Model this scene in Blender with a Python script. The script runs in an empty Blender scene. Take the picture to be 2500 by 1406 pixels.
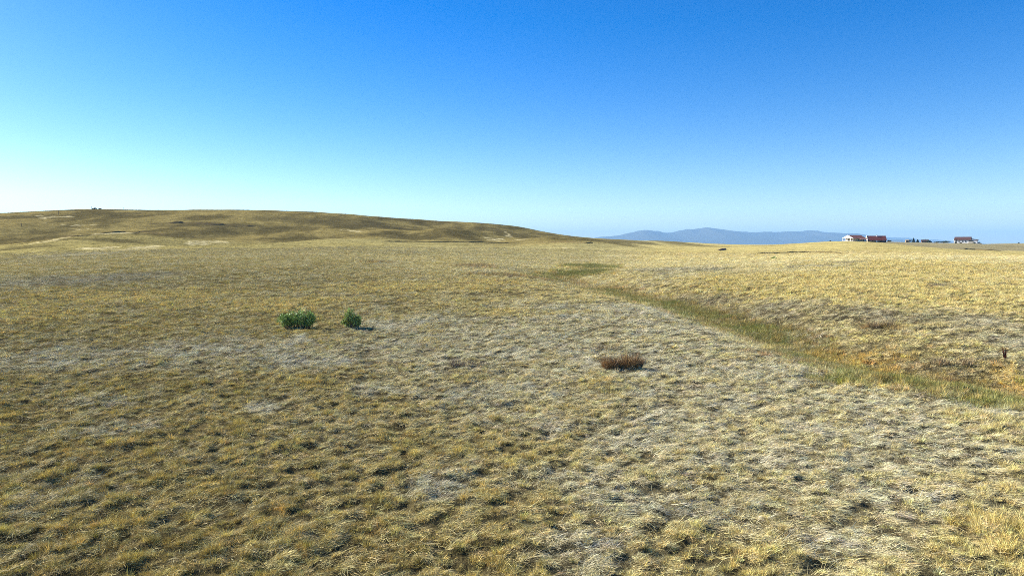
import bpy, math, random
import numpy as np

rng = np.random.default_rng(7)
random.seed(7)
sc = bpy.context.scene
R_ = math.radians

# ------------------------------------------------------------------ camera
CAM_H = 4.5                        # a low drone over the field
PITCH = R_(3.6)
FPX = 2500 * 24.0 / 36.0           # focal length in photograph pixels
cam_d = bpy.data.cameras.new('camera')
cam_d.sensor_width = 36.0
cam_d.lens = 24.0
cam_d.clip_start = 0.1
cam_d.clip_end = 80000.0
cam = bpy.data.objects.new('camera', cam_d)
sc.collection.objects.link(cam)
cam.location = (0, 0, CAM_H)
cam.rotation_euler = (math.pi / 2 - PITCH, 0, 0)
sc.camera = cam

# ------------------------------------------------------------------ sky, sun, exposure
SUN_EL, SUN_AZ = R_(27.0), R_(-63.0)      # azimuth from the view direction, negative = left
world = bpy.data.worlds.new('World')
sc.world = world
world.use_nodes = True
wn, wl = world.node_tree.nodes, world.node_tree.links
wn.clear()
sky = wn.new('ShaderNodeTexSky')
sky.sky_type = 'NISHITA'
sky.sun_disc = False
sky.sun_elevation = SUN_EL
sky.sun_rotation = SUN_AZ
sky.altitude = 900.0
sky.air_density = 1.0
sky.dust_density = 0.35
sky.ozone_density = 2.5
hs = wn.new('ShaderNodeHueSaturation')
hs.inputs['Saturation'].default_value = 1.52
hs.inputs['Hue'].default_value = 0.514
bg = wn.new('ShaderNodeBackground')
bg.inputs['Strength'].default_value = 0.076
wo = wn.new('ShaderNodeOutputWorld')
wl.new(sky.outputs['Color'], hs.inputs['Color'])
wl.new(hs.outputs['Color'], bg.inputs['Color'])
wl.new(bg.outputs['Background'], wo.inputs['Surface'])

sun_d = bpy.data.lights.new('sun', 'SUN')
sun_d.energy = 4.6
sun_d.angle = R_(0.5)
sun_d.color = (1.0, 0.95, 0.86)
sun = bpy.data.objects.new('sun', sun_d)
sc.collection.objects.link(sun)
sun.rotation_euler = (math.pi / 2 - SUN_EL, 0, math.pi - SUN_AZ)
sun.location = (-60, 40, 60)

sc.view_settings.view_transform = 'Standard'
sc.view_settings.look = 'None'
sc.view_settings.exposure = 1.3
sc.view_settings.gamma = 1.0
sc.view_settings.use_curve_mapping = False
sc.render.engine = 'CYCLES'
sc.cycles.max_bounces = 4
sc.cycles.diffuse_bounces = 2
sc.cycles.glossy_bounces = 2
sc.cycles.transmission_bounces = 3
sc.cycles.volume_bounces = 0
sc.cycles.filter_width = 0.9
sc.cycles.use_denoising = False

# ------------------------------------------------------------------ small maths
def hash2(ix, iy, seed):
    h = (ix.astype(np.int64) * 374761393 + iy.astype(np.int64) * 668265263 + seed * 1442695041) & 0xFFFFFFFF
    h = ((h ^ (h >> 13)) * 1274126177) & 0xFFFFFFFF
    h = (h ^ (h >> 16)) & 0xFFFFFFFF
    return h / 4294967295.0

def vnoise(x, y, seed=0):
    x = np.asarray(x, float); y = np.asarray(y, float)
    ix, iy = np.floor(x), np.floor(y)
    fx, fy = x - ix, y - iy
    ux = fx * fx * fx * (fx * (fx * 6 - 15) + 10)
    uy = fy * fy * fy * (fy * (fy * 6 - 15) + 10)
    a = hash2(ix, iy, seed); b = hash2(ix + 1, iy, seed)
    c = hash2(ix, iy + 1, seed); d = hash2(ix + 1, iy + 1, seed)
    return (a * (1 - ux) + b * ux) * (1 - uy) + (c * (1 - ux) + d * ux) * uy

def fbm(x, y, seed=0, octaves=4, gain=0.5):
    s, a, n = 0.0, 1.0, 0.0
    ca, sa = math.cos(0.6), math.sin(0.6)
    for o in range(octaves):
        s = s + a * vnoise(x, y, seed + 17 * o)
        n += a
        x, y = 2.03 * (ca * x - sa * y) + 11.3, 2.03 * (sa * x + ca * y) - 7.1
        a *= gain
    return s / n                    # 0..1, mean 0.5

def sstep(a, b, x):
    t = np.clip((np.asarray(x, float) - a) / (b - a), 0, 1)
    return t * t * (3 - 2 * t)

# ------------------------------------------------------------------ the lie of the land
# heights fitted by hand to image pixels: for each image column (assumed distance, pixel row)
def pixel_row_z(y, Y):  # height that puts a point at this depth on the given image row
    s = (y - 703.0) / FPX
    return CAM_H - Y * math.tan(PITCH + math.atan(s))

def flat(Y, z=0.0):
    return Y, z
TR = {   # image column : [(Y, image row)]  ; near ground is level
    -450: [(70, 697), (115, 652), (150, 649), (220, 632), (300, 605), (380, 570), (480, 538), (540, 531), (650, 536), (900, 560)],
    0:    [(70, 694), (115, 643), (150, 641), (220, 626), (300, 600), (380, 564), (470, 527), (530, 518), (640, 523), (900, 555)],
    150:  [(70, 696), (118, 634), (160, 633), (225, 618), (300, 593), (340, 574), (385, 575), (420, 556), (490, 520), (545, 511), (650, 516), (900, 552)],
    250:  [(70, 697), (122, 628), (165, 628), (230, 613), (290, 592), (330, 568), (375, 573), (440, 539), (520, 512), (565, 507.5), (660, 512), (900, 550)],
    400:  [(70, 697), (125, 623), (170, 624), (230, 608), (290, 592), (330, 572), (375, 577), (440, 545), (530, 515), (575, 511), (670, 515), (900, 552)],
    520:  [(70, 697), (128, 621), (175, 622), (240, 605), (300, 591), (360, 581), (430, 552), (530, 514), (585, 509.5), (680, 514), (900, 552)],
    650:  [(70, 697), (130, 622), (178, 622), (250, 603), (310, 593), (370, 583), (440, 552), (530, 515), (590, 510), (680, 514), (900, 552)],
    780:  [(70, 696), (130, 627), (190, 612), (270, 599), (330, 590), (380, 580), (450, 552), (540, 521), (595, 516.5), (690, 520), (900, 553)],
    900:  [(70, 695), (130, 634), (200, 611), (290, 597), (350, 589), (400, 574), (460, 556), (550, 530), (605, 524), (700, 528), (900, 556)],
    1000: [(70, 694), (130, 640), (200, 614), (300, 598), (360, 591), (410, 573), (450, 559), (500, 563), (560, 546), (620, 534), (710, 537), (900, 562)],
    1080: [(70, 693), (130, 636), (200, 617), (300, 599), (370, 591), (415, 568), (450, 553), (505, 562), (580, 553), (640, 541.5), (730, 544), (950, 565)],
    1180: [(70, 693), (130, 640), (200, 620), (300, 601), (385, 592), (425, 575), (460, 563), (515, 573), (590, 554), (650, 542.5), (740, 546), (950, 568)],
    1250: [(70, 693), (130, 643), (200, 622), (300, 603), (400, 592.5), (455, 580), (520, 579), (600, 559), (660, 549), (750, 552), (950, 572)],
    1350: [(70, 693), (130, 648), (200, 626), (300, 606), (410, 594), (480, 585), (560, 581), (620, 573), (675, 569.5), (770, 572), (950, 583)],
    1450: [(70, 692), (130, 651), (200, 628), (300, 609), (420, 597), (520, 591), (600, 587), (680, 583), (740, 582), (850, 585), (1000, 592)],
    1500: [(70, 692), (130, 648), (200, 627), (300, 611), (440, 600), (560, 595), (640, 589), (700, 584.5), (760, 586), (850, 588), (1050, 594)],
    1545: [(70, 690), (130, 645), (200, 626), (300, 612), (450, 602), (580, 597), (660, 588), (710, 584), (770, 588), (850, 587), (1100, 595)],
    1600: [(70, 688), (130, 643), (200, 625), (300, 612), (460, 604), (600, 599), (690, 592), (740, 591), (800, 585.5), (880, 584.5), (1100, 594)],
    1660: [(70, 686), (120, 644), (200, 625), (300, 613), (470, 605), (620, 601), (720, 598), (800, 592), (870, 588.5), (950, 591), (1200, 596.5)],
    1720: [(70, 684), (120, 642), (200, 624), (300, 613), (480, 606), (640, 602), (760, 599), (900, 594), (980, 593.2), (1080, 595), (1300, 597.6)],
    1800: [(60, 700), (90, 660), (120, 640), (200, 623), (300, 612), (400, 606), (600, 602), (850, 598.6), (1100, 597.2), (1400, 597.8)],
    1900: [(55, 708), (85, 660), (118, 636), (200, 621), (300, 609), (400, 602), (500, 598), (620, 597), (800, 598)],
    2000: [(50, 716), (80, 662), (115, 631), (200, 619), (300, 606), (400, 596), (480, 591.5), (530, 591.2), (700, 594)],
    2070: [(48, 722), (80, 660), (115, 629), (150, 627), (210, 616), (300, 602), (400, 592), (480, 587.6), (530, 587.2), (620, 589.0), (900, 595)],
    2150: [(47, 724), (78, 662), (113, 627), (150, 627), (220, 615), (300, 602), (400, 594.5), (450, 592), (500, 594), (580, 591.2), (680, 590), (760, 590.4), (900, 594)],
    2250: [(46, 728), (76, 664), (110, 626), (150, 628), (230, 615), (310, 605), (350, 603.5), (400, 605), (500, 598.5), (620, 593.6), (760, 591.2), (860, 592.5), (950, 594.5)],
    2350: [(44, 734), (74, 668), (108, 627), (150, 629), (240, 617), (310, 611.5), (350, 612), (420, 604), (520, 593.5), (570, 592), (680, 595), (1000, 597.5)],
    2430: [(43, 740), (72, 672), (106, 628), (150, 630), (240, 619), (310, 614.5), (350, 615.5), (430, 607), (540, 597), (640, 597.5), (800, 596), (1000, 595)],
    2500: [(42, 745), (70, 676), (104, 630), (150, 632), (240, 621), (310, 617), (350, 617), (430, 609), (600, 601), (800, 595), (900, 592.6), (1050, 594)],
    2900: [(40, 755), (68, 682), (102, 636), (150, 636), (240, 624), (310, 618), (350, 618), (430, 610), (600, 603), (800, 598), (900, 596), (1050, 596)],
}
LR0, LR1, NR = math.log(6.0), math.log(40000.0), 420
lr = np.linspace(LR0, LR1, NR)
col_az, cols = [], []
for px in sorted(TR):
    t = (px - 1250.0) / FPX
    col_az.append(math.atan(t))
    k = math.sqrt(1 + t * t)
    d = [5.0, 26.0 * k] ; z = [0.0, 0.0]
    for (Y, y) in TR[px]:
        d.append(Y * k); z.append(pixel_row_z(y, Y))
    zl = z[-1]
    d += [2200, 6000, 40000]; z += [zl * 0.35 + 1.2, 1.5, 1.0]
    cols.append(np.interp(lr, np.log(d), z))
NA = 400
AZ0, AZ1 = col_az[0], col_az[-1]
azg = np.linspace(AZ0, AZ1, NA)
TAB = np.empty((NA, NR))
cols = np.array(cols)
for j in range(NR):
    TAB[:, j] = np.interp(azg, col_az, cols[:, j])
def gsmooth(A, sig, axis):
    r = int(3 * sig) + 1
    k = np.exp(-0.5 * (np.arange(-r, r + 1) / sig) ** 2); k /= k.sum()
    P = np.pad(A, [(r, r) if i == axis else (0, 0) for i in range(2)], mode='edge')
    out = np.zeros_like(A)
    for i, w in enumerate(k):
        out += w * (P[i:i + A.shape[0], :] if axis == 0 else P[:, i:i + A.shape[1]])
    return out
TAB = gsmooth(gsmooth(TAB, 5.0, 0), 2.2, 1)

def land0(X, Y):
    """large landform, metres"""
    X = np.asarray(X, float); Y = np.asarray(Y, float)
    R = np.hypot(X, Y); az = np.arctan2(X, Y)
    u = np.clip((az - AZ0) / (AZ1 - AZ0) * (NA - 1), 0, NA - 1.001)
    v = np.clip((np.log(np.maximum(R, 6.0)) - LR0) / (LR1 - LR0) * (NR - 1), 0, NR - 1.001)
    i, j = u.astype(int), v.astype(int)
    fu, fv = u - i, v - j
    z = (TAB[i, j] * (1 - fu) + TAB[i + 1, j] * fu) * (1 - fv) + (TAB[i, j + 1] * (1 - fu) + TAB[i + 1, j + 1] * fu) * fv
    behind = 1 - sstep(R_(62), R_(115), np.abs(az))
    z = z * behind
    a1 = sstep(15, 60, R) * 0.16
    z = z + a1 * (fbm(X / 14.0, Y / 14.0, 3, 3) - 0.5) * 2 * (1 - sstep(900, 2000, R))
    a2 = sstep(200, 420, R) * (1 - sstep(900, 2500, R)) * (1.5 - 1.1 * sstep(.05, .35, az))
    z = z + a2 * (fbm(X / 70.0, Y / 70.0, 5, 3) - 0.5) * 2
    a3 = sstep(190, 330, R) * (1 - .85 * sstep(420, 540, R)) * 3.4 * (1 - sstep(.1, .25, az))
    z = z + a3 * (fbm(X / 60.0 + 3.3, Y / 105.0, 15, 2) - 0.5) * 2
    return z

def at0(px, py, land=None, far=4000.0):
    """the ground point met by the ray through an image pixel"""
    land = land or land0
    s = (py - 703.0) / FPX
    c = (px - 1250.0) / FPX
    cp, sp = math.cos(PITCH), math.sin(PITCH)
    d = np.array([c, cp - s * sp, -sp - s * cp])
    tt = np.exp(np.linspace(math.log(6), math.log(far), 1500))
    P = d[None, :] * tt[:, None]
    gz = land(P[:, 0], P[:, 1]) - CAM_H
    hit = np.nonzero(P[:, 2] <= gz)[0]
    i = hit[0] if len(hit) else len(tt) - 1
    return float(P[i, 0]), float(P[i, 1])

# the dry wash that runs through the field
WASH_PX = [(2900, 1000), (2500, 908), (2330, 890), (2180, 868), (2050, 838), (1930, 802), (1830, 772), (1730, 742), (1630, 717), (1540, 702), (1450, 688), (1390, 672), (1350, 662)]
WASH = np.array([at0(*p) for p in WASH_PX])
def dist_poly(X, Y, P):
    X = np.asarray(X, float); Y = np.asarray(Y, float)
    best = np.full(X.shape, 1e9); along = np.zeros(X.shape)
    for i in range(len(P) - 1):
        ax, ay = P[i]; bx, by = P[i + 1]
        dx, dy = bx - ax, by - ay
        L2 = dx * dx + dy * dy
        t = np.clip(((X - ax) * dx + (Y - ay) * dy) / L2, 0, 1)
        dd = np.hypot(X - ax - t * dx, Y - ay - t * dy)
        m = dd < best
        best = np.where(m, dd, best); along = np.where(m, i + t, along)
    return best, along
def land(X, Y):
    z = land0(X, Y)
    X = np.asarray(X, float); Y = np.asarray(Y, float)
    m = (Y > 5) & (Y < 200) & (np.abs(X) < 120)
    if m.any():
        dd, al = dist_poly(X[m], Y[m], WASH)
        w = 2.4 + 0.03 * Y[m]
        z = np.array(z); z[m] = z[m] - 0.9 * np.exp(-(dd / w) ** 2)
    return z
def hummock(X, Y):
    """ankle-high tussock relief, -1..1"""
    R = np.hypot(X, Y)
    n = fbm(X / 0.27, Y / 0.27, 21, 2) - 0.5
    n2 = fbm(X / 1.3, Y / 1.3, 31, 3) - 0.5
    return 1.5 * n + 1.1 * n2
def cushions(X, Y):
    """hand-sized cushions of grass with open gaps between, 0..1"""
    R = np.hypot(X, Y)
    a = sstep(.40, .56, fbm(X / .21, Y / .21, 151, 2))
    b = sstep(.38, .58, fbm(X / 1.0, Y / 1.0, 153, 2))
    k = sstep(25, 60, R)
    return a * (1 - k) + b * k
def ground(X, Y):
    X = np.asarray(X, float); Y = np.asarray(Y, float)
    R = np.hypot(X, Y)
    return land(X, Y) + (0.07 * hummock(X, Y) + .04 * cushions(X, Y)) * (1 - sstep(70, 140, R))
def gz(x, y):
    return float(ground(np.array([x]), np.array([y]))[0])
def at(px, py):
    return at0(px, py, land)

# ------------------------------------------------------------------ plant cover: what grows where, with some shade put into its colour
def patch(px, py, rx, ry, lnd=None):
    """world ellipse (cx, cy, half width, half depth) of a patch given in image pixels"""
    x, y = at0(px, py, land0)
    x0, y0 = at0(px, py + ry, land0)
    x1, y1 = at0(px, py - ry, land0)
    hd = max(0.5 * (math.hypot(x1, y1) - math.hypot(x0, y0)), 0.3)
    return (x, y, rx / FPX * math.hypot(x, y) , min(hd, math.hypot(x, y) * 0.45))
STRAW = [patch(*p) for p in [
    (130, 880, 260, 30), (420, 860, 200, 30), (620, 845, 160, 25), (960, 800, 160, 30), (1250, 790, 200, 22), (1500, 760, 240, 30),
    (1750, 790, 220, 35), (1150, 830, 250, 40), (1500, 840, 330, 45), (1800, 900, 200, 45), (1300, 1030, 120, 50), (1330, 900, 250, 40),
    (1950, 950, 160, 40), (1700, 1010, 200, 40), (2300, 1010, 230, 40), (1550, 1090, 180, 40), (2250, 1120, 250, 50), (1100, 1180, 100, 60),
    (1950, 1100, 200, 40), (1880, 1200, 200, 50), (1420, 1350, 160, 60), (2050, 1300, 150, 45), (300, 1050, 100, 22), (900, 960, 90, 20),
    (1250, 860, 200, 30), (1650, 940, 220, 40), (2100, 1050, 200, 40), (1750, 1140, 200, 40), (640, 1000, 60, 14), (250, 980, 80, 14), (1500, 870, 620, 105), (1950, 1020, 520, 95), (1750, 1180, 600, 90), (700, 870, 500, 40)]]
GOLD = [patch(*p) for p in [
    (300, 725, 320, 22), (80, 770, 160, 25), (1000, 700, 330, 14), (1330, 765, 150, 9), (700, 745, 200, 20), (2250, 700, 400, 50),
    (1900, 690, 300, 25), (2350, 660, 300, 25), (1200, 690, 150, 8), (2450, 1050, 90, 40), (2420, 1300, 110, 80), (1500, 940, 150, 20)]]
GREEN = [patch(*p) for p in [
    (2460, 958, 130, 20), (2310, 935, 110, 16), (2190, 915, 80, 10), (2050, 930, 70, 14), (1880, 800, 60, 9), (1800, 770, 90, 11), (1700, 745, 90, 9),
    (1600, 718, 80, 6), (1530, 706, 50, 4), (1440, 652, 70, 7), (1420, 662, 90, 4), (1330, 668, 60, 4), (2380, 985, 60, 14)]]
ORANGE = [patch(*p) for p in [
    (2090, 840, 100, 11), (2010, 825, 70, 8), (2160, 860, 70, 8), (2480, 890, 60, 14), (2330, 915, 60, 4), (2420, 925, 70, 5), (2200, 845, 40, 4)]]
BROWN = [patch(*p) for p in [
    (2350, 890, 110, 12), (1900, 855, 70, 10), (2080, 880, 90, 12), (1980, 870, 60, 10), (2150, 795, 40, 6), (1850, 790, 40, 6), (1240, 672, 120, 4), (1160, 650, 60, 4), (915, 640, 40, 2.5), (1480, 690, 60, 3)]]
PALE = [patch(*p) for p in [
    (345, 602, 50, 4), (500, 598, 60, 3), (330, 611, 80, 1.8), (235, 614, 40, 1.5), (240, 569, 40, 1.5), (440, 609, 50, 1.5),
    (1210, 584, 22, 3), (1240, 577, 20, 2), (1275, 585, 14, 3), (1230, 590, 30, 1.6), (1590, 623, 110, 1.8), (190, 550, 40, 3), (210, 559, 30, 2),
    (1390, 607, 20, 1.3), (870, 565, 40, 2), (140, 530, 40, 4)]]
_g = np.random.default_rng(77)
PALE = [(x + _g.normal(0, .55) * rx, y + _g.normal(0, .5) * ry, rx * _g.uniform(.25, .7), ry * _g.uniform(.2, .5)) for (x, y, rx, ry) in PALE for _ in range(6)]
DARK = [patch(*p) for p in [  # dark bands; shade on slopes, mounds and the cut is painted in here
    (470, 547, 90, 4), (590, 551, 70, 3), (430, 575, 70, 5), (40, 532, 60, 4), (250, 586, 130, 5), (60, 606, 70, 4), (880, 545, 120, 14), (1000, 580, 120, 7), (700, 535, 120, 8), (1200, 560, 60, 6), (1530, 591, 60, 5), (1625, 590, 55, 4), (1500, 594, 50, 4), (1570, 594, 55, 4), (1650, 593, 45, 3), (500, 551, 130, 5)]]
GREY = [patch(*p) for p in [
    (130, 692, 140, 9), (340, 672, 100, 6), (1700, 720, 90, 12), (1860, 745, 140, 18), (2130, 765, 120, 18), (2070, 642, 50, 3), (2300, 780, 200, 22), (1990, 650, 80, 3), (1650, 660, 140, 8), (2450, 830, 120, 14), (2290, 697, 30, 4), (250, 680, 150, 8), (60, 690, 70, 7), (200, 620, 60, 4)]]
GREENLINE = np.array([at0(*p) for p in [(1440, 690), (1500, 699), (1560, 710), (1640, 724), (1730, 747), (1830, 777), (1920, 806), (2000, 838), (2080, 872), (2180, 906), (2300, 932), (2420, 954), (2600, 985)]])
def blobs(X, Y, L, seed, rough=0.9):
    """soft, ragged patch weights"""
    w = np.zeros(X.shape)
    for (cx, cy, rx, ry) in L:
        m = (np.abs(X - cx) < 2.2 * rx) & (np.abs(Y - cy) < 2.2 * ry)
        if not m.any(): continue
        x, y = X[m], Y[m]
        n = fbm(x / (0.35 * rx + 0.4), y / (0.35 * ry + 0.4), seed, 3) - 0.5
        q = np.hypot((x - cx) / rx, (y - cy) / ry) + rough * n * 1.3
        w[m] = np.maximum(w[m], 1 - sstep(0.45, 1.25, q))
    return w
C = lambda *a: np.array(a, float)
COL = dict(base=C(.69, .58, .235), olive=C(.52, .425, .145), straw=C(.62, .56, .32), gold=C(.68, .56, .215), green=C(.19, .205, .05),
           orange=C(.68, .50, .155), brown=C(.29, .215, .085), pale=C(.80, .68, .36), dark=C(.11, .088, .035), grey=C(.40, .35, .19), soil=C(.125, .095, .06))
def cover(X, Y):
    """weights and colour of the plant cover"""
    X = np.asarray(X, float); Y = np.asarray(Y, float)
    R = np.hypot(X, Y)
    W = dict(straw=blobs(X, Y, STRAW, 41), gold=blobs(X, Y, GOLD, 43), green=blobs(X, Y, GREEN, 47, .8), orange=blobs(X, Y, ORANGE, 53, 1.1),
             brown=blobs(X, Y, BROWN, 59, .9), pale=blobs(X, Y, PALE, 61, 1.0), dark=blobs(X, Y, DARK, 67, .9), grey=blobs(X, Y, GREY, 71, 1.0))
    m = (Y > 8) & (Y < 110) & (np.abs(X) < 60)
    if m.any():
        dd, al = dist_poly(X[m], Y[m], GREENLINE)
        dd = dd + 2.4 * (fbm(X[m] / 2.2, Y[m] / 2.2, 201, 3) - .5)
        W['green'][m] = np.maximum(W['green'][m], .85 * (1 - sstep(1.0, 2.9, dd)) * (.45 + .55 * sstep(.35, .6, fbm(X[m] / 3., Y[m] / 3., 205, 2))))
        dw, al = dist_poly(X[m], Y[m], WASH)
        W['brown'][m] = np.maximum(W['brown'][m], .6 * (1 - sstep(1.0, 3.0, dw + 3 * (fbm(X[m] / 2.5, Y[m] / 2.5, 207, 3) - .5))))
    n = fbm(X / 5.0, Y / 5.0, 73, 4)
    n2 = fbm(X / 1.4, Y / 1.4, 79, 3)
    loc = np.clip(sstep(0.52, 0.68, n) * 0.6 + sstep(0.56, 0.70, n2) * 0.5, 0, 1) * (1 - sstep(120, 260, R))
    W['straw'] = np.maximum(W['straw'] * (0.55 + 0.45 * sstep(.35, .6, n2)), loc * 0.5 * (1 - W['gold']) * (.45 + .55 * sstep(-.45, .1, np.arctan2(X, Y))))
    c = np.empty(X.shape + (3,))
    az = np.arctan2(X, Y)
    # backlit shade painted into the west side's olive; the sunlit east gets a lighter colour
    side = sstep(-0.55, 0.45, az + 0.5 * (fbm(X / 30., Y / 30., 83, 2) - .5))[..., None]
    c[:] = COL['olive'] * (1 - side) + COL['base'] * side
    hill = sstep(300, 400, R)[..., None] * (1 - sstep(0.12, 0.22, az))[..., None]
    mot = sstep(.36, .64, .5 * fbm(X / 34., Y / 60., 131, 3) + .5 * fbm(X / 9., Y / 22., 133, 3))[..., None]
    c = c * (1 - hill) + (C(.135, .106, .038) * (1 - mot) + C(.285, .22, .073) * mot) * hill  # hill tones darkened to carry its backlit shading
    east = (sstep(130, 240, R) * sstep(0.10, 0.25, az))[..., None]
    c = c * (1 - east) + C(.53, .425, .15) * east
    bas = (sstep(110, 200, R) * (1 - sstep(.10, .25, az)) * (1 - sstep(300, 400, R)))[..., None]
    c = c * (1 - .33 * bas)  # basin darkened in place of shadows from grass not built there
    pxc = 1250 + FPX * np.tan(np.clip(az, -1.2, 1.2))
    back = np.interp(pxc, [2090, 2150, 2250, 2350, 2500, 2900], [640, 490, 395, 360, 375, 380]) * np.sqrt(1 + np.tan(np.clip(az, -1.2, 1.2)) ** 2)
    fld = (sstep(-15, 15, R - back) * sstep(2080, 2110, pxc))[..., None]
    c = c * (1 - fld) + C(.33, .275, .135) * fld
    for k in ('gold', 'grey', 'straw', 'dark', 'brown', 'orange', 'green'):
        w = np.clip(W[k], 0, 1)[..., None] * dict(grey=.8, dark=.7, straw=.6, gold=.8).get(k, .92)
        c = c * (1 - w) + COL[k] * w
    W['R'] = R
    return c, W

# ------------------------------------------------------------------ materials
def new_mat(name):
    m = bpy.data.materials.new(name); m.use_nodes = True
    nt = m.node_tree; nt.nodes.clear()
    out = nt.nodes.new('ShaderNodeOutputMaterial')
    return m, nt, nt.nodes, nt.links, out
def noisy(name, col, col2=None, scale=3.0, rough=0.85, detail=4.0, bump=0.0, spec=0.3, metal=0.0):
    """plain weathered surface: two tones mixed by noise"""
    m, nt, N, L, out = new_mat(name)
    p = N.new('ShaderNodeBsdfPrincipled')
    tc = N.new('ShaderNodeTexCoord')
    nz = N.new('ShaderNodeTexNoise'); nz.inputs['Scale'].default_value = scale; nz.inputs['Detail'].default_value = detail
    mx = N.new('ShaderNodeMix'); mx.data_type = 'RGBA'
    col2 = col2 or tuple(c * 0.7 for c in col)
    mx.inputs[6].default_value = (*col, 1); mx.inputs[7].default_value = (*col2, 1)
    L.new(tc.outputs['Object'], nz.inputs['Vector'])
    L.new(nz.outputs['Fac'], mx.inputs[0])
    L.new(mx.outputs[2], p.inputs['Base Color'])
    p.inputs['Roughness'].default_value = rough
    p.inputs['Specular IOR Level'].default_value = spec
    p.inputs['Metallic'].default_value = metal
    if bump:
        b = N.new('ShaderNodeBump'); b.inputs['Strength'].default_value = bump; b.inputs['Distance'].default_value = 0.05
        L.new(nz.outputs['Fac'], b.inputs['Height']); L.new(b.outputs['Normal'], p.inputs['Normal'])
    L.new(p.outputs['BSDF'], out.inputs['Surface'])
    return m
def blade_mat(name, transl=0.15, rough=0.5, spec=0.35, instanced=True, base=(.4, .3, .12), warm=(1.12, .95, .7), var=0.8):
    """dry stems and leaves; tint comes from the plant, each blade differs a little"""
    m, nt, N, L, out = new_mat(name)
    if instanced:
        a = N.new('ShaderNodeAttribute'); a.attribute_type = 'INSTANCER'; a.attribute_name = 'tint'
        tint = a.outputs['Color']
    else:
        a = N.new('ShaderNodeRGB'); a.outputs[0].default_value = (*base, 1); tint = a.outputs[0]
    v = N.new('ShaderNodeAttribute'); v.attribute_type = 'GEOMETRY'; v.attribute_name = 'vary'
    sq = N.new('ShaderNodeMath'); sq.operation = 'POWER'; sq.inputs[1].default_value = 2.0
    L.new(v.outputs['Fac'], sq.inputs[0])
    mr = N.new('ShaderNodeMapRange'); mr.inputs['To Min'].default_value = 1 - var * 0.58; mr.inputs['To Max'].default_value = 1 + var * 1.2
    L.new(sq.outputs[0], mr.inputs['Value'])
    mul = N.new('ShaderNodeMix'); mul.data_type = 'RGBA'; mul.blend_type = 'MULTIPLY'; mul.inputs[0].default_value = 1.0
    L.new(tint, mul.inputs[6]); L.new(mr.outputs['Result'], mul.inputs[7])
    v2 = N.new('ShaderNodeAttribute'); v2.attribute_type = 'GEOMETRY'; v2.attribute_name = 'warm'
    wm = N.new('ShaderNodeMix'); wm.data_type = 'RGBA'; wm.blend_type = 'MULTIPLY'
    wm.inputs[7].default_value = (*warm, 1)
    L.new(v2.outputs['Fac'], wm.inputs[0]); L.new(mul.outputs[2], wm.inputs[6])
    p = N.new('ShaderNodeBsdfPrincipled')
    p.inputs['Roughness'].default_value = rough; p.inputs['Specular IOR Level'].default_value = spec
    tr = N.new('ShaderNodeBsdfTranslucent')
    ms = N.new('ShaderNodeMixShader'); ms.inputs[0].default_value = transl
    L.new(wm.outputs[2], p.inputs['Base Color']); L.new(wm.outputs[2], tr.inputs['Color'])
    L.new(p.outputs['BSDF'], ms.inputs[1]); L.new(tr.outputs['BSDF'], ms.inputs[2])
    L.new(ms.outputs['Shader'], out.inputs['Surface'])
    return m

# ------------------------------------------------------------------ object helpers
def link(o): sc.collection.objects.link(o); return o
def tag(o, label=None, cat=None, group=None, kind=None):
    if label: o['label'] = label
    if cat: o['category'] = cat
    if group: o['group'] = group
    if kind: o['kind'] = kind
    return o
def mesh_obj(name, V, F, mat=None, parent=None, smooth=False, attrs=None, do_link=True):
    me = bpy.data.meshes.new(name)
    me.from_pydata(V if isinstance(V, list) else V.tolist(), [], F if isinstance(F, list) else F.tolist())
    if attrs:
        for k, a in attrs.items():
            at_ = me.attributes.new(k, 'FLOAT', 'POINT'); at_.data.foreach_set('value', np.asarray(a, np.float32))
    if smooth: me.polygons.foreach_set('use_smooth', [True] * len(me.polygons))
    me.update()
    o = bpy.data.objects.new(name, me)
    if mat: me.materials.append(mat)
    if do_link: link(o)
    if parent: o.parent = parent
    return o
def empty(name, loc, rz=0.0):
    o = bpy.data.objects.new(name, None); link(o)
    o.location = loc; o.rotation_euler = (0, 0, rz); o.empty_display_size = 0.3
    return o
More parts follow.
